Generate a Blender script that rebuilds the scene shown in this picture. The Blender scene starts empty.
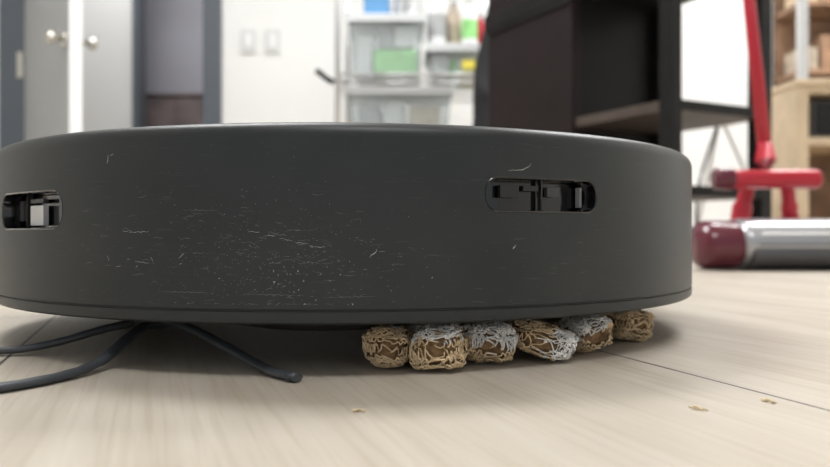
import bpy, bmesh, math, random
from mathutils import Vector, Matrix, noise
random.seed(7)
sc=bpy.context.scene
sc.view_settings.view_transform='Standard'
sc.view_settings.look='None'

# ---------------- materials ----------------
def mat(name,col,rough=0.5,metal=0.0,noise_amt=0.0,nscale=20,trans=0.0,emit=None,coat=0.0,bump=0.0,bscale=200,spec=0.5):
    m=bpy.data.materials.new(name); m.use_nodes=True
    nt=m.node_tree; b=nt.nodes['Principled BSDF']
    b.inputs['Base Color'].default_value=(*col,1)
    b.inputs['Roughness'].default_value=rough
    b.inputs['Metallic'].default_value=metal
    b.inputs['Transmission Weight'].default_value=trans
    b.inputs['Coat Weight'].default_value=coat
    b.inputs['Specular IOR Level'].default_value=spec
    if emit:
        b.inputs['Emission Color'].default_value=(*emit[0],1); b.inputs['Emission Strength'].default_value=emit[1]
    tc=nt.nodes.new('ShaderNodeTexCoord')
    if noise_amt>0:
        n=nt.nodes.new('ShaderNodeTexNoise'); n.inputs['Scale'].default_value=nscale; n.inputs['Detail'].default_value=5
        nt.links.new(tc.outputs['Object'],n.inputs['Vector'])
        r=nt.nodes.new('ShaderNodeValToRGB')
        r.color_ramp.elements[0].position=0.3; r.color_ramp.elements[1].position=0.7
        r.color_ramp.elements[0].color=(*[c*(1-noise_amt) for c in col],1)
        r.color_ramp.elements[1].color=(*[min(1,c*(1+noise_amt)) for c in col],1)
        nt.links.new(n.outputs['Fac'],r.inputs['Fac']); nt.links.new(r.outputs['Color'],b.inputs['Base Color'])
    if bump>0:
        n2=nt.nodes.new('ShaderNodeTexNoise'); n2.inputs['Scale'].default_value=bscale; n2.inputs['Detail'].default_value=3
        nt.links.new(tc.outputs['Object'],n2.inputs['Vector'])
        bp=nt.nodes.new('ShaderNodeBump'); bp.inputs['Strength'].default_value=bump; bp.inputs['Distance'].default_value=0.0005
        nt.links.new(n2.outputs['Fac'],bp.inputs['Height']); nt.links.new(bp.outputs['Normal'],b.inputs['Normal'])
    return m

def robot_plastic():
    m=mat('shell_plastic',(0.022,0.025,0.026),0.40,spec=0.36)
    nt=m.node_tree;b=nt.nodes['Principled BSDF']
    tc=nt.nodes.new('ShaderNodeTexCoord')
    n=nt.nodes.new('ShaderNodeTexNoise'); n.inputs['Scale'].default_value=28; n.inputs['Detail'].default_value=7
    nt.links.new(tc.outputs['Object'],n.inputs['Vector'])
    r=nt.nodes.new('ShaderNodeValToRGB'); e=r.color_ramp.elements
    e[0].position=0.40; e[0].color=(0.021,0.0245,0.0255,1); e[1].position=0.80; e[1].color=(0.031,0.034,0.035,1)
    nt.links.new(n.outputs['Fac'],r.inputs['Fac'])
    mp=nt.nodes.new('ShaderNodeMapping'); mp.inputs['Scale'].default_value=(90,90,1600)
    nt.links.new(tc.outputs['Object'],mp.inputs['Vector'])
    n4=nt.nodes.new('ShaderNodeTexNoise'); n4.inputs['Scale'].default_value=1; n4.inputs['Detail'].default_value=4
    nt.links.new(mp.outputs['Vector'],n4.inputs['Vector'])
    r4=nt.nodes.new('ShaderNodeValToRGB'); e=r4.color_ramp.elements
    e[0].position=0.62; e[0].color=(0,0,0,1); e[1].position=0.85; e[1].color=(0.03,0.03,0.03,1)
    nt.links.new(n4.outputs['Fac'],r4.inputs['Fac'])
    ad=nt.nodes.new('ShaderNodeMix'); ad.data_type='RGBA'; ad.blend_type='ADD'; ad.inputs[0].default_value=1
    nt.links.new(r.outputs['Color'],ad.inputs[6]); nt.links.new(r4.outputs['Color'],ad.inputs[7])
    nt.links.new(ad.outputs[2],b.inputs['Base Color'])
    n3=nt.nodes.new('ShaderNodeTexNoise'); n3.inputs['Scale'].default_value=2500
    nt.links.new(tc.outputs['Object'],n3.inputs['Vector'])
    bp=nt.nodes.new('ShaderNodeBump'); bp.inputs['Strength'].default_value=0.15; bp.inputs['Distance'].default_value=0.0002
    nt.links.new(n3.outputs['Fac'],bp.inputs['Height']); nt.links.new(bp.outputs['Normal'],b.inputs['Normal'])
    return m

def wood_floor():
    m=bpy.data.materials.new('oak_planks'); m.use_nodes=True
    nt=m.node_tree;b=nt.nodes['Principled BSDF'];L=nt.links.new
    tc=nt.nodes.new('ShaderNodeTexCoord')
    def dot(v):
        d=nt.nodes.new('ShaderNodeVectorMath'); d.operation='DOT_PRODUCT'
        L(tc.outputs['Object'],d.inputs[0]); d.inputs[1].default_value=v; return d.outputs['Value']
    u=dot((0.34,-0.94,0)); v0=dot((0.94,0.34,0))
    sub=nt.nodes.new('ShaderNodeMath'); sub.operation='SUBTRACT'; L(v0,sub.inputs[0]); sub.inputs[1].default_value=0.1697
    cb=nt.nodes.new('ShaderNodeCombineXYZ'); L(u,cb.inputs[0]); L(sub.outputs[0],cb.inputs[1])
    br=nt.nodes.new('ShaderNodeTexBrick'); L(cb.outputs[0],br.inputs['Vector'])
    br.inputs['Scale'].default_value=1; br.inputs['Brick Width'].default_value=1.25; br.inputs['Row Height'].default_value=0.2203
    br.inputs['Mortar Size'].default_value=0.0007; br.inputs['Mortar Smooth'].default_value=0.2
    br.inputs['Color1'].default_value=(0,0,0,1); br.inputs['Color2'].default_value=(1,1,1,1); br.inputs['Mortar'].default_value=(0.5,0.5,0.5,1)
    br.offset=0.37
    def grain(sx,sy,det,dist):
        mp=nt.nodes.new('ShaderNodeMapping'); mp.inputs['Scale'].default_value=(sx,sy,1)
        L(cb.outputs[0],mp.inputs['Vector'])
        n=nt.nodes.new('ShaderNodeTexNoise'); n.inputs['Scale'].default_value=1; n.inputs['Detail'].default_value=det
        n.inputs['Distortion'].default_value=dist
        L(mp.outputs[0],n.inputs['Vector']); return n.outputs['Fac']
    g1=grain(5,45,8,0.9); g2=grain(14,420,4,0.2); g3=grain(2.5,9,3,1.0)
    def ramp(fac,p0,c0,p1,c1):
        r=nt.nodes.new('ShaderNodeValToRGB'); e=r.color_ramp.elements
        e[0].position=p0;e[0].color=(*c0,1);e[1].position=p1;e[1].color=(*c1,1); L(fac,r.inputs['Fac']); return r.outputs['Color']
    def mix(mode,f,a,bb):
        x=nt.nodes.new('ShaderNodeMix'); x.data_type='RGBA'; x.blend_type=mode
        if isinstance(f,float): x.inputs[0].default_value=f
        else: L(f,x.inputs[0])
        L(a,x.inputs[6])
        if isinstance(bb,tuple): x.inputs[7].default_value=bb
        else: L(bb,x.inputs[7])
        return x.outputs[2]
    base=ramp(g1,0.3,(0.480,0.425,0.350),0.68,(0.575,0.525,0.452))
    c=mix('MULTIPLY',1.0,base,ramp(g2,0.36,(0.90,0.88,0.855),0.52,(1,1,1)))
    c=mix('MULTIPLY',1.0,c,ramp(g3,0.3,(0.88,0.87,0.86),0.65,(1,1,1)))
    c=mix('MULTIPLY',0.5,c,ramp(br.outputs['Color'],0,(0.9,0.88,0.86),1,(1,1,1)))
    c=mix('MIX',br.outputs['Fac'],c,(0.05,0.04,0.033,1))
    L(c,b.inputs['Base Color'])
    b.inputs['Roughness'].default_value=0.42
    bp=nt.nodes.new('ShaderNodeBump'); bp.inputs['Strength'].default_value=0.25; bp.inputs['Distance'].default_value=0.0004
    L(g2,bp.inputs['Height']); L(bp.outputs['Normal'],b.inputs['Normal'])
    return m

M={}
M['shell']=robot_plastic()
M['chassis']=mat('chassis_black',(0.010,0.010,0.010),0.6)
M['gloss']=mat('gloss_black',(0.006,0.006,0.007),0.12,coat=0.5)
M['bezel']=mat('bezel',(0.03,0.03,0.03),0.25)
M['scratch']=mat('scratch_white',(0.22,0.22,0.215),0.8)
M['scratch2']=mat('scratch_bright',(0.48,0.48,0.46),0.8)
M['rubber']=mat('rubber_grey',(0.050,0.056,0.063),0.5,bump=0.2,bscale=900)
M['floor']=wood_floor()
M['wall']=mat('wall_paint',(0.80,0.795,0.78),0.85,noise_amt=0.02,nscale=3)
M['ceil']=mat('ceiling_paint',(0.85,0.85,0.84),0.9)
M['frame']=mat('door_frame_grey',(0.085,0.097,0.115),0.5)
M['door']=mat('door_paint',(0.40,0.405,0.405),0.55,noise_amt=0.03)
M['doorlt']=mat('door_edge_paint',(0.80,0.80,0.79),0.55)
M['nickel']=mat('nickel',(0.7,0.68,0.62),0.25,metal=1)
M['trim']=mat('trim_white',(0.8,0.8,0.79),0.6)
M['plate']=mat('switch_plate',(0.66,0.66,0.65),0.5)
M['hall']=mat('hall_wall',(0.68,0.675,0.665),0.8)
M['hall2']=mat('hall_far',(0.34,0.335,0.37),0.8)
M['brown']=mat('brown_wood_dark',(0.13,0.10,0.10),0.6,noise_amt=0.3,nscale=8)
M['espresso']=mat('espresso_wood',(0.007,0.006,0.006),0.5,noise_amt=0.3,nscale=12,spec=0.25)
M['espresso2']=mat('espresso_panel',(0.013,0.007,0.008),0.55,noise_amt=0.25,nscale=9,spec=0.25)
M['bounce_lit']=mat('shelf_bounce_brown',(0.075,0.055,0.045),0.5,noise_amt=0.25,nscale=14)  # paler than the bookcase wood: floor bounce light put into the colour
M['wire']=mat('rack_steel',(0.60,0.60,0.60),0.3,metal=0.7)
M['bin']=mat('clear_bin',(0.85,0.89,0.90),0.12,trans=0.85)
M['bin'].node_tree.nodes['Principled BSDF'].inputs['IOR'].default_value=1.08
M['lid']=mat('bin_lid_white',(0.72,0.74,0.76),0.4)
M['green']=mat('green_plastic',(0.33,0.72,0.26),0.5,noise_amt=0.2)
M['blue']=mat('blue_plastic',(0.12,0.32,0.60),0.5)
M['yellow']=mat('yellow_label',(0.80,0.68,0.10),0.5)
M['white']=mat('white_plastic',(0.80,0.80,0.80),0.4)
M['beige']=mat('beige_items',(0.55,0.46,0.36),0.6,noise_amt=0.3,nscale=15)
M['black']=mat('black_cloth',(0.012,0.012,0.014),0.8,noise_amt=0.3)
M['red']=mat('red_plastic',(0.48,0.012,0.03),0.32,coat=0.2)
M['maroon']=mat('maroon_clear',(0.11,0.010,0.024),0.25,coat=0.3)
M['silver']=mat('silver_plastic',(0.42,0.42,0.44),0.28,metal=0.6)
M['dgrey']=mat('dark_grey_plastic',(0.08,0.08,0.085),0.4)
M['lgrey']=mat('light_grey_plastic',(0.45,0.46,0.47),0.4)
M['pine']=mat('pine',(0.74,0.58,0.40),0.5,noise_amt=0.12,nscale=10)
M['oldwood']=mat('brown_wood',(0.30,0.18,0.11),0.5,noise_amt=0.35,nscale=10)
M['wheat']=mat('wheat_strand',(0.78,0.60,0.38),0.75,noise_amt=0.2,nscale=350)
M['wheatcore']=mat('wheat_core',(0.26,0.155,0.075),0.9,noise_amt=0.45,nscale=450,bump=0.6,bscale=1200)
M['sugar']=mat('sugar_frosting',(0.90,0.88,0.85),0.55,noise_amt=0.08,nscale=500,bump=0.4,bscale=1500)
M['crumb']=mat('crumb',(0.66,0.53,0.33),0.7)
M['lamp']=mat('lamp_panel',(0.9,0.9,0.9),0.5,emit=((1,0.99,0.97),6))

# ---------------- helpers ----------------
def empty(name,loc=(0,0,0)):
    e=bpy.data.objects.new(name,None); sc.collection.objects.link(e); e.location=loc; return e
def link(name,me,m,parent=None,smooth=False):
    o=bpy.data.objects.new(name,me); sc.collection.objects.link(o)
    for mm in (m if isinstance(m,(list,tuple)) else [m]): me.materials.append(mm)
    if smooth:
        for p in me.polygons: p.use_smooth=True
    if parent: o.parent=parent; o.matrix_parent_inverse=Matrix.Translation(-Vector(parent.location))
    return o
def bev(o,w,seg=3):
    if w>0:
        b=o.modifiers.new('bevel','BEVEL'); b.width=w; b.segments=seg; b.limit_method='ANGLE'
def box(name,x0,x1,y0,y1,z0,z1,m,parent=None,bw=0.0):
    bm=bmesh.new()
    bmesh.ops.create_cube(bm,size=1,matrix=Matrix.Translation(((x0+x1)/2,(y0+y1)/2,(z0+z1)/2))@Matrix.Diagonal((x1-x0,y1-y0,z1-z0,1)))
    me=bpy.data.meshes.new(name); bm.to_mesh(me); bm.free()
    o=link(name,me,m,parent); bev(o,bw); return o
def prism(name,pts,z0,z1,m,parent=None,bw=0.0):
    bm=bmesh.new()
    a=[bm.verts.new((p[0],p[1],z0)) for p in pts]; b=[bm.verts.new((p[0],p[1],z1)) for p in pts]
    bm.faces.new(a[::-1]); bm.faces.new(b); n=len(pts)
    for i in range(n): bm.faces.new((a[i],a[(i+1)%n],b[(i+1)%n],b[i]))
    bmesh.ops.recalc_face_normals(bm,faces=bm.faces)
    me=bpy.data.meshes.new(name); bm.to_mesh(me); bm.free()
    o=link(name,me,m,parent); bev(o,bw); return o
def tube_into(bm,pts,rad,sides=8,flat=1.0,cap=True,mi=0,closed=False):
    rings=[]; n=len(pts); pts=[Vector(p) for p in pts]
    for i,p in enumerate(pts):
        if closed: t=pts[(i+1)%n]-pts[i-1]
        else: t=pts[min(i+1,n-1)]-pts[max(i-1,0)]
        t.normalize(); up=Vector((0,0,1))
        if abs(t.z)>0.95: up=Vector((0,1,0))
        s=t.cross(up).normalized(); w=s.cross(t).normalized()
        r=rad[i] if isinstance(rad,(list,tuple)) else rad
        rings.append([bm.verts.new(p+s*math.cos(2*math.pi*k/sides)*r+w*math.sin(2*math.pi*k/sides)*r*flat) for k in range(sides)])
    m=n if closed else n-1
    for i in range(m):
        a=rings[i]; b=rings[(i+1)%n]
        for k in range(sides):
            f=bm.faces.new((a[k],a[(k+1)%sides],b[(k+1)%sides],b[k])); f.material_index=mi; f.smooth=True
    if cap and not closed:
        bm.faces.new(rings[0][::-1]).material_index=mi; bm.faces.new(rings[-1]).material_index=mi
def tube(name,pts,rad,m,parent=None,sides=12,flat=1.0):
    bm=bmesh.new(); tube_into(bm,pts,rad,sides,flat); bmesh.ops.recalc_face_normals(bm,faces=bm.faces)
    me=bpy.data.meshes.new(name); bm.to_mesh(me); bm.free(); return link(name,me,m,parent)
def smoothpath(pts,n=10):
    P=[Vector(p) for p in pts]; P=[2*P[0]-P[1]]+P+[2*P[-1]-P[-2]]; out=[]
    for i in range(1,len(P)-2):
        for k in range(n):
            t=k/n; a,b,c,d=P[i-1],P[i],P[i+1],P[i+2]
            out.append(0.5*((2*b)+(c-a)*t+(2*a-5*b+4*c-d)*t*t+(3*b-a-3*c+d)*t**3))
    out.append(P[-2]); return out
def lathe(name,prof,cx,cy,m,parent=None,seg=192,close=False,smooth=True):
    bm=bmesh.new(); rings=[]
    for r,z in prof:
        if r<1e-6: rings.append([bm.verts.new((cx,cy,z))])
        else: rings.append([bm.verts.new((cx+r*math.sin(2*math.pi*k/seg),cy-r*math.cos(2*math.pi*k/seg),z)) for k in range(seg)])
    N=len(rings); pairs=[(i,i+1) for i in range(N-1)]+([(N-1,0)] if close else [])
    for i,j in pairs:
        a,b=rings[i],rings[j]
        for k in range(seg):
            k2=(k+1)%seg
            if len(a)==1 and len(b)==1: continue
            if len(a)==1: bm.faces.new((a[0],b[k2],b[k]))
            elif len(b)==1: bm.faces.new((a[k],a[k2],b[0]))
            else: bm.faces.new((a[k],a[k2],b[k2],b[k]))
    bmesh.ops.recalc_face_normals(bm,faces=bm.faces)
    me=bpy.data.meshes.new(name); bm.to_mesh(me); bm.free()
    o=link(name,me,m,parent,smooth)
    return o

# ---------------- room ----------------
box('floor',-4,4,-2.5,6.5,-0.03,0,M['floor'])
box('wall_back',-0.92,3.2,3.5,3.62,0,2.6,M['wall'])
wl=box('wall_back_left',-3.6,-1.964,3.5,3.62,0,2.6,M['wall'])
box('wall_back_lintel',-1.964,-0.92,3.5,3.62,2.14,2.6,M['wall'])
box('wall_right',3.2,3.3,-2.5,3.62,0,2.6,M['wall'])
box('wall_left',-3.7,-3.6,-2.5,6.5,0,2.6,M['wall'])
box('ceiling',-3.7,3.3,-2.5,6.5,2.6,2.7,M['ceil'])
box('baseboard_back',-0.92,3.2,3.485,3.5,0,0.09,M['trim'])
df=empty('door_frame')
box('jamb_l',-1.964,-1.836,3.46,3.64,0,2.14,M['frame'],df,0.004)
box('jamb_r',-1.001,-0.92,3.46,3.64,0,2.14,M['frame'],df,0.004)
box('head',-1.836,-1.001,3.46,3.64,2.05,2.14,M['frame'],df,0.004)
box('hinge',-1.87,-1.845,3.45,3.46,0.78,0.90,M['nickel'],df)
d1=empty('door_1',(-1.83,3.44,0))
hx,hy=-1.83,3.44; ex,ey=-1.318,2.80
dv=Vector((ex-hx,ey-hy,0)).normalized(); nv=Vector((-dv.y,dv.x,0))
def dp(s,t): 
    p=Vector((hx,hy,0))+dv*s+nv*t; return (p.x,p.y)
Ld=(Vector((ex,ey,0))-Vector((hx,hy,0))).length
prism('leaf',[dp(0.0,0),dp(Ld-0.003,0),dp(Ld-0.003,0.045),dp(0.0,0.045)],0.01,2.04,M['door'],d1,0.002)
prism('leaf_edge',[dp(Ld-0.003,0),dp(Ld,0),dp(Ld,0.045),dp(Ld-0.003,0.045)],0.01,2.04,M['doorlt'],d1)
for sgn,base in ((-1,0.0),(1,0.045)):
    c=Vector((*dp(Ld-0.06,base),0.80))
    pth=[c,c+nv*sgn*0.035,c+nv*sgn*0.04,c+nv*sgn*0.055,c+nv*sgn*0.068,c+nv*sgn*0.072]
    tube('knob',pth,[0.011,0.011,0.022,0.028,0.022,0.005],M['nickel'],d1,20)
    tube('rose',[c,c+nv*sgn*0.008],0.03,M['nickel'],d1,20)
# hallway beyond
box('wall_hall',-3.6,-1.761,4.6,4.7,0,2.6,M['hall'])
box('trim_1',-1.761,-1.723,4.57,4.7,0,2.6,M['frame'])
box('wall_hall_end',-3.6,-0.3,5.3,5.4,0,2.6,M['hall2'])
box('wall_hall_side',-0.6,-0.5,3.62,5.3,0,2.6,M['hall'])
cb=empty('hall_cabinet',(-1.6,5.1,0))
box('carcass',-1.95,-1.30,5.0,5.28,0.04,0.98,M['brown'],cb,0.006)
box('top',-1.96,-1.29,4.98,5.29,0.98,1.0,M['brown'],cb,0.004)
box('door_l',-1.94,-1.63,4.985,5.0,0.08,0.96,M['brown'],cb,0.004)
box('door_r',-1.62,-1.31,4.985,5.0,0.08,0.96,M['brown'],cb,0.004)
for i,x in enumerate((-0.83,-0.715)):
    s=empty('light_switch' if i==0 else 'light_switch.001',(x,3.49,0.97))
    box('plate',x,x+0.075,3.49,3.5,0.905,1.02,M['plate'],s,0.002)
    box('rocker',x+0.022,x+0.053,3.484,3.49,0.93,0.995,M['white'],s,0.002)

# ---------------- wire rack with bins ----------------
rk=empty('wire_storage_rack',(0,3,0))
for x in (-0.295,0.31):
    for y in (2.8,3.22):
        tube('post',[(x,y,0),(x,y,1.7)],0.011,M['wire'],rk)
for h in (0.25,0.452,0.655,1.12,1.6):
    bm=bmesh.new()
    for y in (2.8,3.22):
        for dz in (0,-0.03): tube_into(bm,[(-0.295,y,h+dz),(0.31,y,h+dz)],0.005,6)
        pts=[(-0.295+0.605*i/36,y,h-(0.03 if i%2 else 0)) for i in range(37)]
        tube_into(bm,pts,0.003,5)
    for i in range(28):
        x=-0.29+i*0.0222; tube_into(bm,[(x,2.8,h),(x,3.22,h)],0.002,5)
    for x in (-0.295,0.31):
        for dz in (0,-0.03): tube_into(bm,[(x,2.8,h+dz),(x,3.22,h+dz)],0.004,6)
    me=bpy.data.meshes.new('shelf'); bm.to_mesh(me); bm.free(); link('shelf',me,M['wire'],rk)
def bin_(name,x0,x1,y0,y1,z0,z1,m,lidm=None,fill=None):
    e=empty(name,((x0+x1)/2,(y0+y1)/2,z0))
    bm=bmesh.new(); t=0.004; tp=0.012
    def ring(ins,z,k): 
        return [bm.verts.new(v) for v in ((x0+ins+k,y0+ins+k,z),(x1-ins-k,y0+ins+k,z),(x1-ins-k,y1-ins-k,z),(x0+ins+k,y1-ins-k,z))]
    rs=[ring(tp,z0,0),ring(0,z1-0.01,0),ring(-0.008,z1-0.01,0),ring(-0.008,z1,0),ring(0,z1,t),ring(tp,z0+t,t)]
    bm.faces.new(rs[0][::-1]); bm.faces.new(rs[-1])
    for a,b in zip(rs,rs[1:]):
        for k in range(4): bm.faces.new((a[k],a[(k+1)%4],b[(k+1)%4],b[k]))
    bmesh.ops.recalc_face_normals(bm,faces=bm.faces)
    me=bpy.data.meshes.new('tub'); bm.to_mesh(me); bm.free(); o=link('tub',me,m,e); bev(o,0.003)
    box('rim',x0-0.009,x1+0.009,y0-0.010,y0-0.006,z1-0.016,z1-0.001,M['lid'],e,0.001)
    if lidm: box('lid',x0-0.01,x1+0.01,y0-0.01,y1+0.01,z1+0.001,z1+0.014,lidm,e,0.004)
    if fill:
        for i,(fm,a,b,c,d_) in enumerate(fill):
            box('contents',x0+0.02+(x1-x0-0.04)*a,x0+0.02+(x1-x0-0.04)*b,y0+0.03,y1-0.03,z0+0.006+(z1-z0)*c,z0+0.006+(z1-z0)*d_,fm,e,0.008)
    return e
bin_('storage_bin',-0.255,0.03,2.83,3.18,0.66,0.88,M['bin'],M['lid'],[(M['green'],0.30,1.0,0.03,0.45),(M['white'],0.02,0.28,0,0.7),(M['lgrey'],0.36,0.6,0.48,0.8),(M['white'],0.64,0.95,0.48,0.85)])
bin_('storage_bin',0.05,0.285,2.83,3.18,0.66,0.765,M['bin'],M['lid'],[(M['white'],0.02,0.3,0,0.7),(M['green'],0.33,0.5,0,0.6),(M['yellow'],0.6,0.9,0,0.6)])
bin_('storage_bin',-0.26,0.14,2.83,3.18,0.457,0.60,M['bin'],M['lid'],[(M['lgrey'],0.05,0.3,0,0.6),(M['white'],0.33,0.55,0,0.7),(M['beige'],0.6,0.95,0,0.6)])
t_=box('price_tag',0.18,0.23,2.812,2.8155,0.68,0.71,M['yellow'],None)
box('storage_caddy',-0.20,-0.10,2.86,3.1,0.896,0.98,M['blue'],None,0.005)
bn=[0]
def bottle(x,y,z,h,r,m,capm,lab=None):
    e=empty('spray_bottle' if bn[0]==0 else 'spray_bottle.%03d'%bn[0],(x,y,z)); bn[0]+=1
    lathe('body',[(0,z),(r,z),(r*1.03,z+h*0.1),(r,z+h*0.6),(r*0.5,z+h*0.75),(r*0.35,z+h*0.82),(0,z+h*0.82)],x,y,m,e,24)
    lathe('cap',[(0,z+h*0.8),(r*0.42,z+h*0.8),(r*0.42,z+h*0.93),(r*0.3,z+h),(0,z+h)],x,y,capm,e,20)
    if lab: lathe('label',[(r*1.04,z+h*0.15),(r*1.045,z+h*0.16),(r*1.045,z+h*0.5),(r*1.04,z+h*0.51)],x,y,lab,e,24)
bottle(0.085,2.9,0.780,0.25,0.036,M['white'],M['blue'],M['lgrey'])
bottle(0.155,2.95,0.780,0.23,0.030,M['beige'],M['white'])
bottle(0.215,2.9,0.780,0.21,0.03,M['white'],M['white'],M['green'])
bottle(0.265,2.98,0.780,0.18,0.020,M['red'],M['white'])
bottle(-0.005,2.95,0.896,0.2,0.034,M['white'],M['white'])
bottle(-0.06,2.92,0.896,0.16,0.024,M['lgrey'],M['dgrey'])
ar=empty('rack_hook',(-0.3,2.78,0.6))
tube('handle',smoothpath([(-0.375,2.785,0.665),(-0.36,2.785,0.655),(-0.335,2.785,0.635),(-0.309,2.785,0.62)],6),0.011,M['black'],ar)
bg=empty('black_bag',(0.27,2.7,0.6))
bm=bmesh.new()
p=smoothpath([(0.292,2.73,0.95),(0.276,2.72,0.82),(0.262,2.715,0.70),(0.254,2.71,0.58),(0.254,2.71,0.47),(0.26,2.71,0.36)],8)
r=[0.01+0.033*min(1,(i/26)) for i in range(len(p))]
tube_into(bm,p,r,16,0.6); 
for v in bm.verts: v.co+=noise.noise_vector(v.co*11)*0.012
me=bpy.data.meshes.new('cloth'); bm.to_mesh(me); bm.free(); link('cloth',me,M['black'],bg)
tube('strap',smoothpath([(0.292,2.73,0.94),(0.297,2.76,1.05),(0.30,2.785,1.12)],5),0.005,M['black'],bg)

# ---------------- dark bookcase ----------------
bc=empty('dark_bookcase',(0.5,1.7,0))
A=Vector((0.525,1.5)); C=Vector((0.370,1.775)); B=Vector((0.785,1.635)); D=B+C-A
uc=(C-A).normalized(); ub=(B-A).normalized()
def q(o,a,b): v=o+uc*a+ub*b; return (v.x,v.y)
def post(P,a,b,w,dpt,m): prism('post',[q(P,a,b),q(P,a+dpt,b),q(P,a+dpt,b+w),q(P,a,b+w)],0,1.35,m,bc,0.002)
la=(C-A).length; lb=(B-A).length
post(A,0,0,0.03,0.035,M['espresso'])
post(A,0,lb-0.02,0.036,0.035,M['espresso'])
post(A,la-0.03,lb-0.02,0.03,0.03,M['espresso'])
prism('back_panel',[q(A,la,0.0),q(A,la+0.012,0.0),q(A,la+0.012,lb*0.98),q(A,la,lb*0.98)],0.0,1.35,M['espresso'],bc)
SP=0.325
prism('side_panel',[q(A,la-0.02,-0.006),q(A,la+SP,-0.006),q(A,la+SP,0.02),q(A,la-0.02,0.02)],0,1.35,M['espresso2'],bc,0.002)
prism('side_rail',[q(A,la-0.02,-0.012),q(A,la+SP,-0.012),q(A,la+SP,-0.004),q(A,la-0.02,-0.004)],0.60,0.615,M['espresso'],bc,0.002)
prism('side_cap',[q(A,la-0.025,-0.014),q(A,la+SP+0.01,-0.014),q(A,la+SP+0.01,0.02),q(A,la-0.025,0.02)],0.615,0.655,M['espresso'],bc,0.002)
for i,h in enumerate((0.125,0.302,0.62,0.95,1.33)):
    prism('shelf_%d'%i,[q(A,0.004,0.004),q(A,la,0.004),q(A,la,lb),q(A,0.004,lb)],h,h+0.022,M['bounce_lit'] if i<2 else M['espresso'],bc,0.001)
    prism('shelf_edge_%d'%i,[q(A,0.0,0.03),q(A,0.003,0.03),q(A,0.003,lb-0.02),q(A,0.0,lb-0.02)],h,h+0.022,M['espresso'],bc)

# ---------------- pine shelf, cabinet ----------------
ps=empty('pine_shelf_unit',(1.5,2.45,0))
box('side_l',1.197,1.235,2.3,2.62,0,0.512,M['pine'],ps,0.003)
box('side_r',1.76,1.80,2.3,2.62,0,0.512,M['pine'],ps,0.003)
for h in (0.04,0.325,0.488): box('board',1.235,1.76,2.3,2.62,h,h+0.024,M['pine'],ps,0.002)
box('top',1.19,1.81,2.29,2.63,0.512,0.53,M['pine'],ps,0.003)
box('back',1.235,1.76,2.61,2.62,0.04,0.5,M['oldwood'],ps)
s=empty('speaker',(1.32,2.4,0.35))
box('body',1.26,1.42,2.33,2.5,0.3505,0.47,M['dgrey'],s,0.01); box('grille',1.27,1.41,2.322,2.33,0.36,0.46,M['black'],s,0.005)
wc=empty('display_cabinet',(2.1,3.4,0))
box('back',1.70,2.6,3.46,3.48,0.0,1.8,M['oldwood'],wc)
for x in (1.68,2.12,2.58): box('stile',x,x+0.035,3.2,3.235,0.0,1.8,M['wire'],wc)
for h in (0.0,0.4,0.75,1.05,1.35,1.78): box('shelf',1.69,2.6,3.22,3.46,h,h+0.02,M['oldwood'],wc)
for i in range(9):
    x=1.72+i*0.09; hh=0.12+0.06*((i*7)%4)/3
    box('carton',x,x+0.075,3.27,3.42,1.07,1.07+hh,M['pine'] if i%3==0 else M['oldwood'],wc,0.003)
    box('carton',x,x+0.075,3.27,3.42,0.77,0.77+hh*0.9,M['beige'] if i%2==0 else M['oldwood'],wc,0.003)
box('trim_2',1.60,1.665,3.44,3.5,0,2.6,M['trim'])
ws=empty('folding_stand',(0.95,2.2,0))
tube('leg_a',smoothpath([(0.935,2.25,0.40),(0.90,2.22,0.33),(0.85,2.2,0.18),(0.84,2.2,0.006)],6),0.005,M['dgrey'],ws)
tube('leg_b',smoothpath([(0.935,2.25,0.40),(0.97,2.25,0.33),(1.03,2.25,0.18),(1.05,2.25,0.006)],6),0.005,M['wire'],ws)
tube('leg_c',[(0.935,2.25,0.40),(0.95,2.5,0.006)],0.005,M['wire'],ws)
box('tray',0.86,1.01,2.18,2.35,0.39,0.405,M['white'],ws,0.004)

# ---------------- red stick vacuum ----------------
sv=empty('stick_vacuum',(0.48,1.0,0))
def ycyl(name,x0,x1,y,z,r,m,b=0.006,ys=1.0,zs=1.0):
    n=8; xs=[x0]+[x0+b*(1-math.cos(math.pi/2*i/n)) for i in range(1,n+1)]+[x1-b*(1-math.cos(math.pi/2*(n-i)/n)) for i in range(0,n)]+[x1]
    rr=[r-b]+[r-b+b*math.sin(math.pi/2*i/n) for i in range(1,n+1)]+[r-b+b*math.sin(math.pi/2*(n-i)/n) for i in range(0,n)]+[r-b]
    bm=bmesh.new(); S=40; rings=[]
    for x_,r_ in zip(xs,rr): rings.append([bm.verts.new((x_,y+math.cos(2*math.pi*k/S)*r_*ys,z+math.sin(2*math.pi*k/S)*r_*zs)) for k in range(S)])
    for a,c in zip(rings,rings[1:]):
        for k in range(S): bm.faces.new((a[k],a[(k+1)%S],c[(k+1)%S],c[k]))
    bm.faces.new(rings[0]); bm.faces.new(rings[-1])
    bmesh.ops.remove_doubles(bm,verts=bm.verts,dist=1e-6)
    bmesh.ops.recalc_face_normals(bm,faces=bm.faces)
    me=bpy.data.meshes.new(name); bm.to_mesh(me); bm.free()
    return link(name,me,m,sv,True)
ycyl('roller_end_cap',0.358,0.425,0.95,0.0325,0.0315,M['maroon'],0.020,1.2)
ycyl('roller_housing',0.410,0.62,0.955,0.034,0.0325,M['silver'],0.01,1.4)
ycyl('housing_band',0.42,0.615,0.953,0.0215,0.0205,M['dgrey'],0.004,2.25)
ycyl('housing_highlight',0.43,0.610,0.950,0.046,0.0245,M['white'],0.004,1.55,0.28)  # white band modelled in place of a highlight on the silver housing
ycyl('housing_seam',0.425,0.612,0.953,0.0335,0.0245,M['dgrey'],0.004,1.86,0.12)
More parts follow.
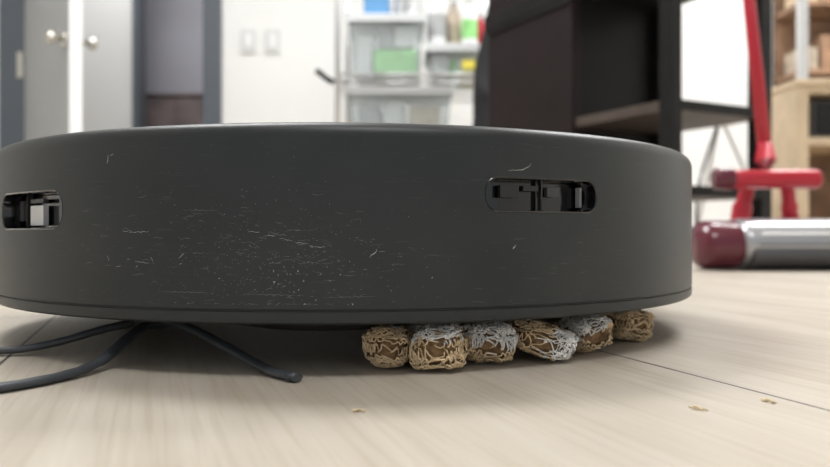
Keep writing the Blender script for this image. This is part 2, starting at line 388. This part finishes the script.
box('rear_body',0.43,0.585,0.985,1.06,0.012,0.055,M['silver'],sv,0.012)
ycyl('rear_wheel',0.44,0.46,1.055,0.014,0.0138,M['dgrey'],0.003)
ycyl('rear_wheel',0.56,0.58,1.055,0.014,0.0138,M['dgrey'],0.003)
ycyl('cross_bar',0.405,0.543,0.985,0.120,0.0130,M['red'],0.006)
ycyl('cross_bar_collar',0.400,0.428,0.985,0.1205,0.0150,M['maroon'],0.006)
tube('fork_l',smoothpath([(0.455,1.0,0.115),(0.451,1.01,0.085),(0.445,1.01,0.045)],6),[0.010]*6+[0.013]*7,M['red'],sv,16)
tube('fork_r',smoothpath([(0.502,0.99,0.115),(0.510,1.0,0.085),(0.518,1.01,0.045)],6),[0.009]*6+[0.011]*7,M['red'],sv,16)
tube('neck',[(0.477,0.99,0.115),(0.478,1.0,0.145),(0.479,1.004,0.17)],[0.019,0.014,0.0095],M['red'],sv,20)
tube('wand',[(0.479,1.004,0.155),(0.478,1.05,0.38),(0.480,1.17,1.0)],[0.0095,0.0083,0.0083],M['red'],sv,20)
tube('motor_body',[(0.480,1.165,0.97),(0.482,1.17,1.0),(0.488,1.19,1.12),(0.489,1.195,1.14)],[0.02,0.045,0.05,0.03],M['silver'],sv,24)
tube('grip',smoothpath([(0.487,1.14,1.12),(0.487,1.08,1.14),(0.487,1.05,1.06),(0.482,1.12,1.0)],6),0.012,M['dgrey'],sv,12)

# ---------------- robot vacuum ----------------
RX,RY,R=-0.0331,0.408,0.175
rv=empty('robot_vacuum',(RX,RY,0))
ZB=0.0178; ZT=0.0834
prof=[(0.171,ZB),(0.1738,ZB),(0.1748,ZB+.0007),(0.1750,ZB+.002),(0.1750,ZB+.0040),(0.1744,ZB+.0043),(0.1744,ZB+.0047),(0.1750,ZB+.0050),
      (0.1750,0.045),(0.1750,0.060),(0.1750,ZT-0.0056)]
for i in range(1,9):
    a=math.pi/2*i/8; prof.append((0.1705+0.0045*math.cos(a),ZT-0.0056+0.0052*math.sin(a)))
prof+=[(0.166,ZT-0.0002),(0.166,ZT-0.002),(0.1715,ZT-0.004),(0.1715,0.060),(0.1715,0.045),(0.1715,0.030)]
shell=lathe('bumper_shell',prof,RX,RY,M['shell'],rv,256,close=True)
def pol(th,r,z): t=math.radians(th); return Vector((RX+r*math.sin(t),RY-r*math.cos(t),z))
def slot_outline(thc,zc,hw,hh,n=10,rc=None):
    rc=rc or hh*0.85; pts=[]
    for (sx,sz,a0) in ((1,1,0),(-1,1,90),(-1,-1,180),(1,-1,270)):
        for i in range(n+1):
            a=math.radians(a0+90*i/n); pts.append((sx*(hw-rc)+rc*abs(math.cos(a))*sx,sz*(hh-rc)+rc*abs(math.sin(a))*sz))
    out=[]
    for i in range(len(pts)):
        a=pts[i]; b=pts[(i+1)%len(pts)]; L=abs(b[0]-a[0]); k=16 if L>0.01 else 1
        for j in range(k): out.append((a[0]+(b[0]-a[0])*j/k,a[1]+(b[1]-a[1])*j/k))
    return [(thc+math.degrees(p[0]/R),zc+p[1]) for p in out]
def loft(name,rings,m,parent,capends=False):
    bm=bmesh.new(); vs=[[bm.verts.new(v) for v in r] for r in rings]; n=len(vs[0])
    for a,b in zip(vs,vs[1:]):
        for k in range(n): bm.faces.new((a[k],a[(k+1)%n],b[(k+1)%n],b[k]))
    if capends: bm.faces.new(vs[0][::-1]); bm.faces.new(vs[-1])
    bmesh.ops.recalc_face_normals(bm,faces=bm.faces)
    me=bpy.data.meshes.new(name); bm.to_mesh(me); bm.free(); return link(name,me,m,parent)
slots=[(26.45,0.0600,0.0238,0.0060),(-39.9,0.0555,0.0262,0.0072)]
for thc,zc,hw,hh in slots:
    cut=loft('cutter',[[pol(t,0.166,z) for t,z in slot_outline(thc,zc,hw,hh)],[pol(t,0.18,z) for t,z in slot_outline(thc,zc,hw,hh)]],M['bezel'],None,True)
    bo=shell.modifiers.new('slot','BOOLEAN'); bo.object=cut; bo.operation='DIFFERENCE'; bo.solver='EXACT'
bpy.context.view_layer.update()
dg=bpy.context.evaluated_depsgraph_get()
nm=bpy.data.meshes.new_from_object(shell.evaluated_get(dg)); shell.modifiers.clear(); shell.data=nm
nm.materials.clear(); nm.materials.append(M['shell'])
for p in nm.polygons: p.material_index=0
for o in [o for o in bpy.data.objects if o.name.startswith('cutter')]: bpy.data.objects.remove(o)
try:
    nm.shade_smooth(); 
except Exception: pass
try:
    nm.set_sharp_from_angle(angle=math.radians(35))
except Exception: pass
for i,(thc,zc,hw,hh) in enumerate(slots):
    def ring(d,r): return [pol(t,r,z) for t,z in slot_outline(thc,zc,hw-d,hh-d)]
    loft('slot_bezel',[ring(-0.0002,0.1748),ring(0.0002,0.17515),ring(0.0006,0.1748),ring(0.0009,0.172),ring(0.0009,0.168)],M['gloss'],rv)
    def patch(name,a0,a1,z0,z1,r,m,n=10,d=0.002):
        bm=bmesh.new(); g=[]
        for j in range(n+1):
            t=a0+(a1-a0)*j/n; g.append([bm.verts.new(pol(t,rr,zz)) for rr,zz in ((r,z0),(r,z1),(r-d,z1),(r-d,z0))])
        for a,b in zip(g,g[1:]):
            for k in range(4): bm.faces.new((a[k],a[(k+1)%4],b[(k+1)%4],b[k]))
        bm.faces.new(g[0]); bm.faces.new(g[-1]); bmesh.ops.recalc_face_normals(bm,faces=bm.faces)
        me=bpy.data.meshes.new(name); bm.to_mesh(me); bm.free(); return link(name,me,m,rv)
    w=math.degrees(hw/R)
    patch('recess_back',thc-w*1.5,thc+w*1.5,zc-hh*1.3,zc+hh*1.3,0.166,M['gloss'])
    if i==0:
        specs=[(-0.62,-0.30,-.1,.6,M['bezel']),(-0.22,0.05,.3,.6,M['bezel']),(0.22,0.46,.0,.55,M['dgrey']),(0.10,0.13,-1,1,M['bezel']),(0.88,0.93,-.6,.6,M['lgrey'])]
    else:
        specs=[(-0.95,-0.76,-.5,.6,M['dgrey']),(-0.62,-0.56,-1,1,M['bezel']),(-0.42,0.05,-.75,.30,M['white']),(-0.42,0.05,.45,.65,M['dgrey'])]
    for a,b,c,d_,mm in specs:
        patch('slot_glint_and_rib',thc+w*a,thc+w*b,zc+hh*c,zc+hh*d_,0.1690,mm,4)  # ribs, plus pale pieces standing in for window reflections and light inside
lathe('top_plate',[(0.166,ZT-0.0020),(0.1655,ZT),(0.10,ZT+0.0006),(0,ZT+0.0008)],RX,RY,M['shell'],rv,128)
lathe('lidar_turret',[(0.042,0.084),(0.042,0.092),(0.040,0.0945),(0,0.095)],RX,RY+0.045,M['dgrey'],rv,64)
for k in (-1,0,1): lathe('button',[(0.009,0.0838),(0.009,0.0852),(0.007,0.0858),(0,0.0858)],RX+k*0.028,RY-0.10,M['gloss'],rv,32)
lathe('chassis',[(0,0.0166),(0.150,0.0166),(0.160,0.0170),(0.1695,0.0178),(0.1708,0.019),(0.1708,0.028),(0,0.028)],RX,RY,M['chassis'],rv,128)
lathe('caster_housing',[(0.0,0.0125),(0.036,0.0125),(0.044,0.0142),(0.046,0.018),(0,0.018)],RX-0.0,RY-0.112,M['chassis'],rv,48)
def wheel(name,x,y,z,r,w):
    bm=bmesh.new(); bmesh.ops.create_cone(bm,cap_ends=True,segments=40,radius1=r,radius2=r,depth=w,matrix=Matrix.Translation((x,y,z))@Matrix.Rotation(math.pi/2,4,'Y'))
    me=bpy.data.meshes.new(name); bm.to_mesh(me); bm.free(); o=link(name,me,M['rubber'],rv); bev(o,0.002)
wheel('drive_wheel',RX-0.115,RY,0.030,0.030,0.02); wheel('drive_wheel',RX+0.115,RY,0.030,0.030,0.02); wheel('caster',RX+0.02,RY+0.12,0.009,0.009,0.014)
lathe('brush_hub',[(0,0.0085),(0.007,0.0088),(0.0095,0.0105),(0.0105,0.0145),(0.0105,0.0175),(0,0.0175)],-0.106,0.300,M['rubber'],rv,32)
def arm(pts,r0=0.0022,r1=0.0019):
    p=smoothpath(pts,10); n=len(p)
    return tube('brush_arm',p,[r0+(r1-r0)*i/(n-1)+0.0001*math.sin(i*1.3) for i in range(n)],M['rubber'],rv,10,0.62)
arm([(-0.106,0.298,0.0125),(-0.122,0.289,0.0095),(-0.136,0.284,0.0055),(-0.152,0.282,0.0025),(-0.172,0.284,0.0015),(-0.185,0.288,0.0015)],0.0026,0.0022)
arm([(-0.106,0.298,0.0125),(-0.106,0.272,0.0085),(-0.1075,0.252,0.0035),(-0.1115,0.236,0.0017),(-0.122,0.2170,0.0015),(-0.142,0.2005,0.0015)],0.0024,0.0024)
arm([(-0.104,0.297,0.0130),(-0.086,0.280,0.0110),(-0.068,0.2635,0.0065),(-0.054,0.250,0.0027),(-0.046,0.2400,0.0016),(-0.038,0.2315,0.0018)],0.0025,0.0021)
tube('arm_tip',[(-0.0398,0.2332,0.0018),(-0.0368,0.2308,0.0017)],[0.0024,0.0021],M['rubber'],rv,8,0.7)

# scratches
bm=bmesh.new(); MI=[0]
def scratch(th,z,ln,ang,w,curv=0.0):
    n=max(3,int(ln/0.0008)); a=math.radians(ang); prev=None
    jit=random.random()*10
    for i in range(n+1):
        s=(i/n-0.5)*ln; off=curv*(s/ln)**2*4+0.00015*math.sin(jit+s*2500)
        du=s*math.cos(a)-off*math.sin(a); dz=s*math.sin(a)+off*math.cos(a)
        ww=w*(0.35+0.65*math.sin(math.pi*(i+0.3)/(n+0.6)))*random.uniform(0.5,1.2)/2
        t=th+math.degrees(du/R); r=R+0.00006
        nx,nz=-math.sin(a)*ww,math.cos(a)*ww
        v1=bm.verts.new(pol(t+math.degrees(nx/R),r,z+dz+nz)); v2=bm.verts.new(pol(t-math.degrees(nx/R),r,z+dz-nz))
        if prev: bm.faces.new((prev[0],v1,v2,prev[1])).material_index=MI[0]
        prev=(v1,v2)
def rz(c,s,lo=0.0245,hi=0.0755): return min(hi,max(lo,random.gauss(c,s)))
for i in range(100): scratch(random.gauss(-4,5.5),rz(0.040,0.009),random.uniform(0.0005,0.004),random.gauss(0,10),random.uniform(0.00004,0.00011))
for i in range(50): scratch(random.gauss(-2,4),rz(0.035,0.006),random.uniform(0.0004,0.002),random.uniform(-60,60),random.uniform(0.00006,0.00016))
for i in range(30): scratch(random.uniform(-28,-8),rz(0.044,0.008),random.uniform(0.001,0.005),random.gauss(0,8),random.uniform(0.00004,0.0001))
for i in range(40): scratch(random.uniform(-28,40),rz(0.032,0.007),random.uniform(0.001,0.006),random.gauss(0,4),random.uniform(0.00003,0.00007))
for i in range(340): scratch(random.gauss(-5,8),rz(0.040,0.010),random.uniform(0.0001,0.0004),random.uniform(0,180),random.uniform(0.0001,0.0003))
for i in range(120): scratch(random.uniform(-30,40),rz(0.050,0.02),random.uniform(0.0001,0.0003),random.uniform(0,180),random.uniform(0.0001,0.00022))
MI[0]=1
scratch(23.6,0.0688,0.0062,22,0.00026,0.0006); scratch(22.2,0.0682,0.004,5,0.00014)
scratch(22.3,0.0425,0.0016,60,0.0004); scratch(6.5,0.0405,0.0033,40,0.00020); scratch(7.4,0.0412,0.0018,10,0.00014)
scratch(-23.8,0.072,0.003,80,0.0002); scratch(-23.2,0.0735,0.0015,30,0.00015)
for k in range(5): scratch(-6+k*1.7,0.0475-k*0.0012,0.004,random.uniform(-12,4),0.00011)
scratch(-19.5,0.0475,0.008,2,0.00012); scratch(-21,0.0478,0.004,3,0.0001); scratch(-19,0.0375,0.006,-6,0.00012)
for k in range(8): scratch(random.uniform(-24,-14),random.uniform(0.036,0.041),random.uniform(0.001,0.0025),random.uniform(-80,80),0.00011)
for k in range(30): scratch(random.gauss(-2,4),rz(0.034,0.005),random.uniform(0.0002,0.0008),random.uniform(0,180),random.uniform(0.00012,0.00028))
MI[0]=0
scratch(-12,0.0545,0.012,-1,0.00010); scratch(-4,0.0275,0.02,-1,0.0001); scratch(4,0.0268,0.016,1,0.0001); scratch(-14,0.028,0.018,0,0.0001)
me=bpy.data.meshes.new('scuff_marks'); bm.to_mesh(me); bm.free(); link('scuff_marks',me,[M['scratch'],M['scratch2']],rv)

# ---------------- shredded wheat biscuits ----------------
def sp(v,e): return math.copysign(abs(v)**e,v)
def biscuit(cx,cy,a,b,c,rot,tilt,seed,frost,fdir=(0,-0.2,1),roll=0.0):
    rnd=random.Random(seed); bm=bmesh.new(); fd=Vector(fdir).normalized()
    off=Vector((rnd.random()*50,rnd.random()*50,rnd.random()*50))
    def surf(phi,lat,k=1.0):
        e1,e2=0.58,0.52
        cl=sp(math.cos(lat),e1)
        p=Vector((a*cl*sp(math.cos(phi),e2),b*cl*sp(math.sin(phi),e2),c*sp(math.sin(lat),e1)))*k
        return p*(1+0.20*noise.noise(p*120+off)+0.10*noise.noise(p*320-off))
    U,V=40,20; g=[]
    for j in range(V+1):
        lat=-math.pi/2+math.pi*j/V
        g.append([bm.verts.new(surf(2*math.pi*i/U,lat,0.86)) for i in range(U)])
    for j in range(V):
        for i in range(U):
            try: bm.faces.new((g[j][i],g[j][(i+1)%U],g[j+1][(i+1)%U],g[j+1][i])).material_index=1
            except Exception: pass
    # rows of crimped shreds wrapping the pillow, each row wandering and breaking
    NL=13
    for j in range(NL):
        lat0=math.radians(-80+160*j/(NL-1))
        for s in range(2):
            p0=rnd.random()*6.283; span=rnd.uniform(3.8,5.6); fr=rnd.uniform(22,32); n=int(span/6.283*fr*7); ph=rnd.random()*6; amp=rnd.uniform(0.07,0.13)
            drift=rnd.uniform(-0.10,0.10); pts=[]
            for i in range(n):
                t=i/n; phi=p0+span*t; A_=amp*(1+0.6*noise.noise(Vector((phi*3,j*2.3,seed+s))))
                w_=math.sin(fr*phi+ph+1.5*noise.noise(Vector((phi*2.2,j,seed*3+s))))
                lat=lat0+A_*w_+drift*t+0.12*noise.noise(Vector((phi*1.8,j*3.1,seed)))
                pts.append(surf(phi+0.03*math.cos(2*(fr*phi+ph)),lat,0.985+0.06*noise.noise(Vector((phi*6,j*1.7,s+seed)))+0.02*math.cos(fr*phi)))
            tube_into(bm,pts,rnd.uniform(0.00026,0.00038),5,1)
    for j in range(40):
        p0=rnd.random()*6.283; l0=rnd.uniform(-1.4,1.4); dphi=rnd.uniform(-0.35,0.35); dl=rnd.uniform(0.1,0.45)*rnd.choice((-1,1)); n=10; pts=[]
        for i in range(n):
            t=i/n; pts.append(surf(p0+dphi*t,l0+dl*t+0.05*math.sin(t*9+j),1.01+0.05*math.sin(t*3.14)))
        tube_into(bm,pts,rnd.uniform(0.0002,0.0003),4,1)
    bmesh.ops.recalc_face_normals(bm,faces=bm.faces)
    if frost>0:
        for f in bm.faces:
            m_=f.calc_center_median(); d=Vector((m_.x/a,m_.y/b,m_.z/c)).normalized().dot(fd)
            if f.material_index==0 and d+0.6*noise.noise(m_*300+off)>1.0-frost*0.8: f.material_index=2
        for k in range(int(480*frost)):
            phi=rnd.random()*6.283; lat=rnd.uniform(-1.4,1.4); p=surf(phi,lat,0.98)
            d=Vector((p.x/a,p.y/b,p.z/c)).normalized().dot(fd)
            if d+0.6*noise.noise(p*260+off)>1.06-frost*0.8:
                r=rnd.uniform(0.0003,0.0009)
                res=bmesh.ops.create_icosphere(bm,subdivisions=2,radius=r,matrix=Matrix.Translation(p)@Matrix.Diagonal((rnd.uniform(.7,1.5),rnd.uniform(.7,1.5),rnd.uniform(.6,1.1),1)))
                for v in res['verts']:
                    v.co+=noise.noise_vector(v.co*900)*r*0.5
                    for f in v.link_faces: f.material_index=2; f.smooth=True
    mt=Matrix.Rotation(rot,4,'Z')@Matrix.Rotation(tilt,4,'Y')@Matrix.Rotation(roll,4,'X')
    bmesh.ops.transform(bm,matrix=mt,verts=bm.verts)
    zm=min(v.co.z for v in bm.verts); zx=max(v.co.z for v in bm.verts); lim=0.0157
    k=min(1,lim/(zx-zm))
    for v in bm.verts: v.co.z=(v.co.z-zm)*k+0.0001
    bmesh.ops.translate(bm,verts=bm.verts,vec=(cx,cy,0))
    me=bpy.data.meshes.new('shredded_wheat_biscuit'); bm.to_mesh(me); bm.free()
    return link('shredded_wheat_biscuit',me,[M['wheat'],M['wheatcore'],M['sugar']])
biscuit(-0.0097,0.2595,0.0083,0.0112,0.0066,0.05,0.12,1,0.14,(0,0.3,1))
biscuit( 0.0080,0.2540,0.0090,0.0106,0.0072,-0.08,-0.05,2,0.60,(0,-0.1,1))
biscuit( 0.0260,0.2680,0.0089,0.0112,0.0066,0.05,0.06,3,0.92,(0.2,-0.45,1))
biscuit( 0.0468,0.2725,0.0120,0.0102,0.0066,-0.15,0.34,4,0.64,(0.9,-0.45,0.1))
biscuit( 0.0672,0.2925,0.0088,0.0108,0.0068,0.3,-0.15,5,0.64,(-0.3,-0.5,0.9))
biscuit( 0.0915,0.3220,0.0094,0.0108,0.0064,0.4,0.12,6,0.25,(0.5,0,1))
def crumb(x,y,ln,rot,seed):
    rnd=random.Random(seed); bm=bmesh.new()
    for k in range(3):
        a=rot+rnd.uniform(-0.5,0.5); o=Vector((x+rnd.uniform(-.0005,.0005),y+rnd.uniform(-.0005,.0005),0.0004+0.00015*k))
        pts=[o+Vector((math.cos(a)*s*ln,math.sin(a)*s*ln,0.0003*math.sin(s*9+k))) for s in (-.5,-.3,-.1,.1,.3,.5)]
        tube_into(bm,pts,0.00022,5,1)
    bmesh.ops.recalc_face_normals(bm,faces=bm.faces)
    me=bpy.data.meshes.new('cereal_crumb'); bm.to_mesh(me); bm.free(); link('cereal_crumb',me,M['crumb'])
crumb(-0.0150,0.193,0.0032,0.1,1); crumb(0.0752,0.1955,0.0042,-0.9,2); crumb(0.0982,0.2045,0.0042,-0.9,3)

# ---------------- lights ----------------
for i,(x,y) in enumerate(((-0.9,1.5),(1.6,2.3),(0.3,-0.9))):
    e=empty('ceiling_light' if i==0 else 'ceiling_light.%03d'%i,(x,y,2.57))
    box('panel',x-0.6,x+0.6,y-0.3,y+0.3,2.575,2.6,M['lamp'],e)
    L=bpy.data.lights.new('panel_lamp','AREA'); L.shape='RECTANGLE'; L.size=1.2; L.size_y=0.6; L.energy=(58,68,21)[i]; L.color=(0.98,0.99,1.0)
    lo=bpy.data.objects.new('panel_lamp',L); sc.collection.objects.link(lo); lo.location=(x,y,2.565); lo.parent=e; lo.matrix_parent_inverse=Matrix.Translation((-x,-y,-2.57))
e=empty('hall_fill',(-1.6,4.1,2.57))  # unseen fill light, added to brighten the hallway
L=bpy.data.lights.new('hall_fill_lamp','AREA'); L.size=0.5; L.energy=26; lo=bpy.data.objects.new('hall_fill_lamp',L); sc.collection.objects.link(lo); lo.location=(-1.6,4.1,2.56); lo.parent=e; lo.matrix_parent_inverse=Matrix.Translation((1.6,-4.1,-2.57))
w=bpy.data.worlds.new('World'); sc.world=w; w.use_nodes=True
w.node_tree.nodes['Background'].inputs[0].default_value=(0.92,0.965,1,1); w.node_tree.nodes['Background'].inputs[1].default_value=0.56

# ---------------- camera ----------------
cam=bpy.data.cameras.new('camera'); co=bpy.data.objects.new('camera',cam); sc.collection.objects.link(co); sc.camera=co
co.location=(0,0,0.047); co.rotation_euler=(math.radians(90),0,0)
cam.sensor_width=36; cam.lens=734/830*36; cam.clip_start=0.01
cam.dof.use_dof=True; cam.dof.focus_distance=0.248; cam.dof.aperture_fstop=12
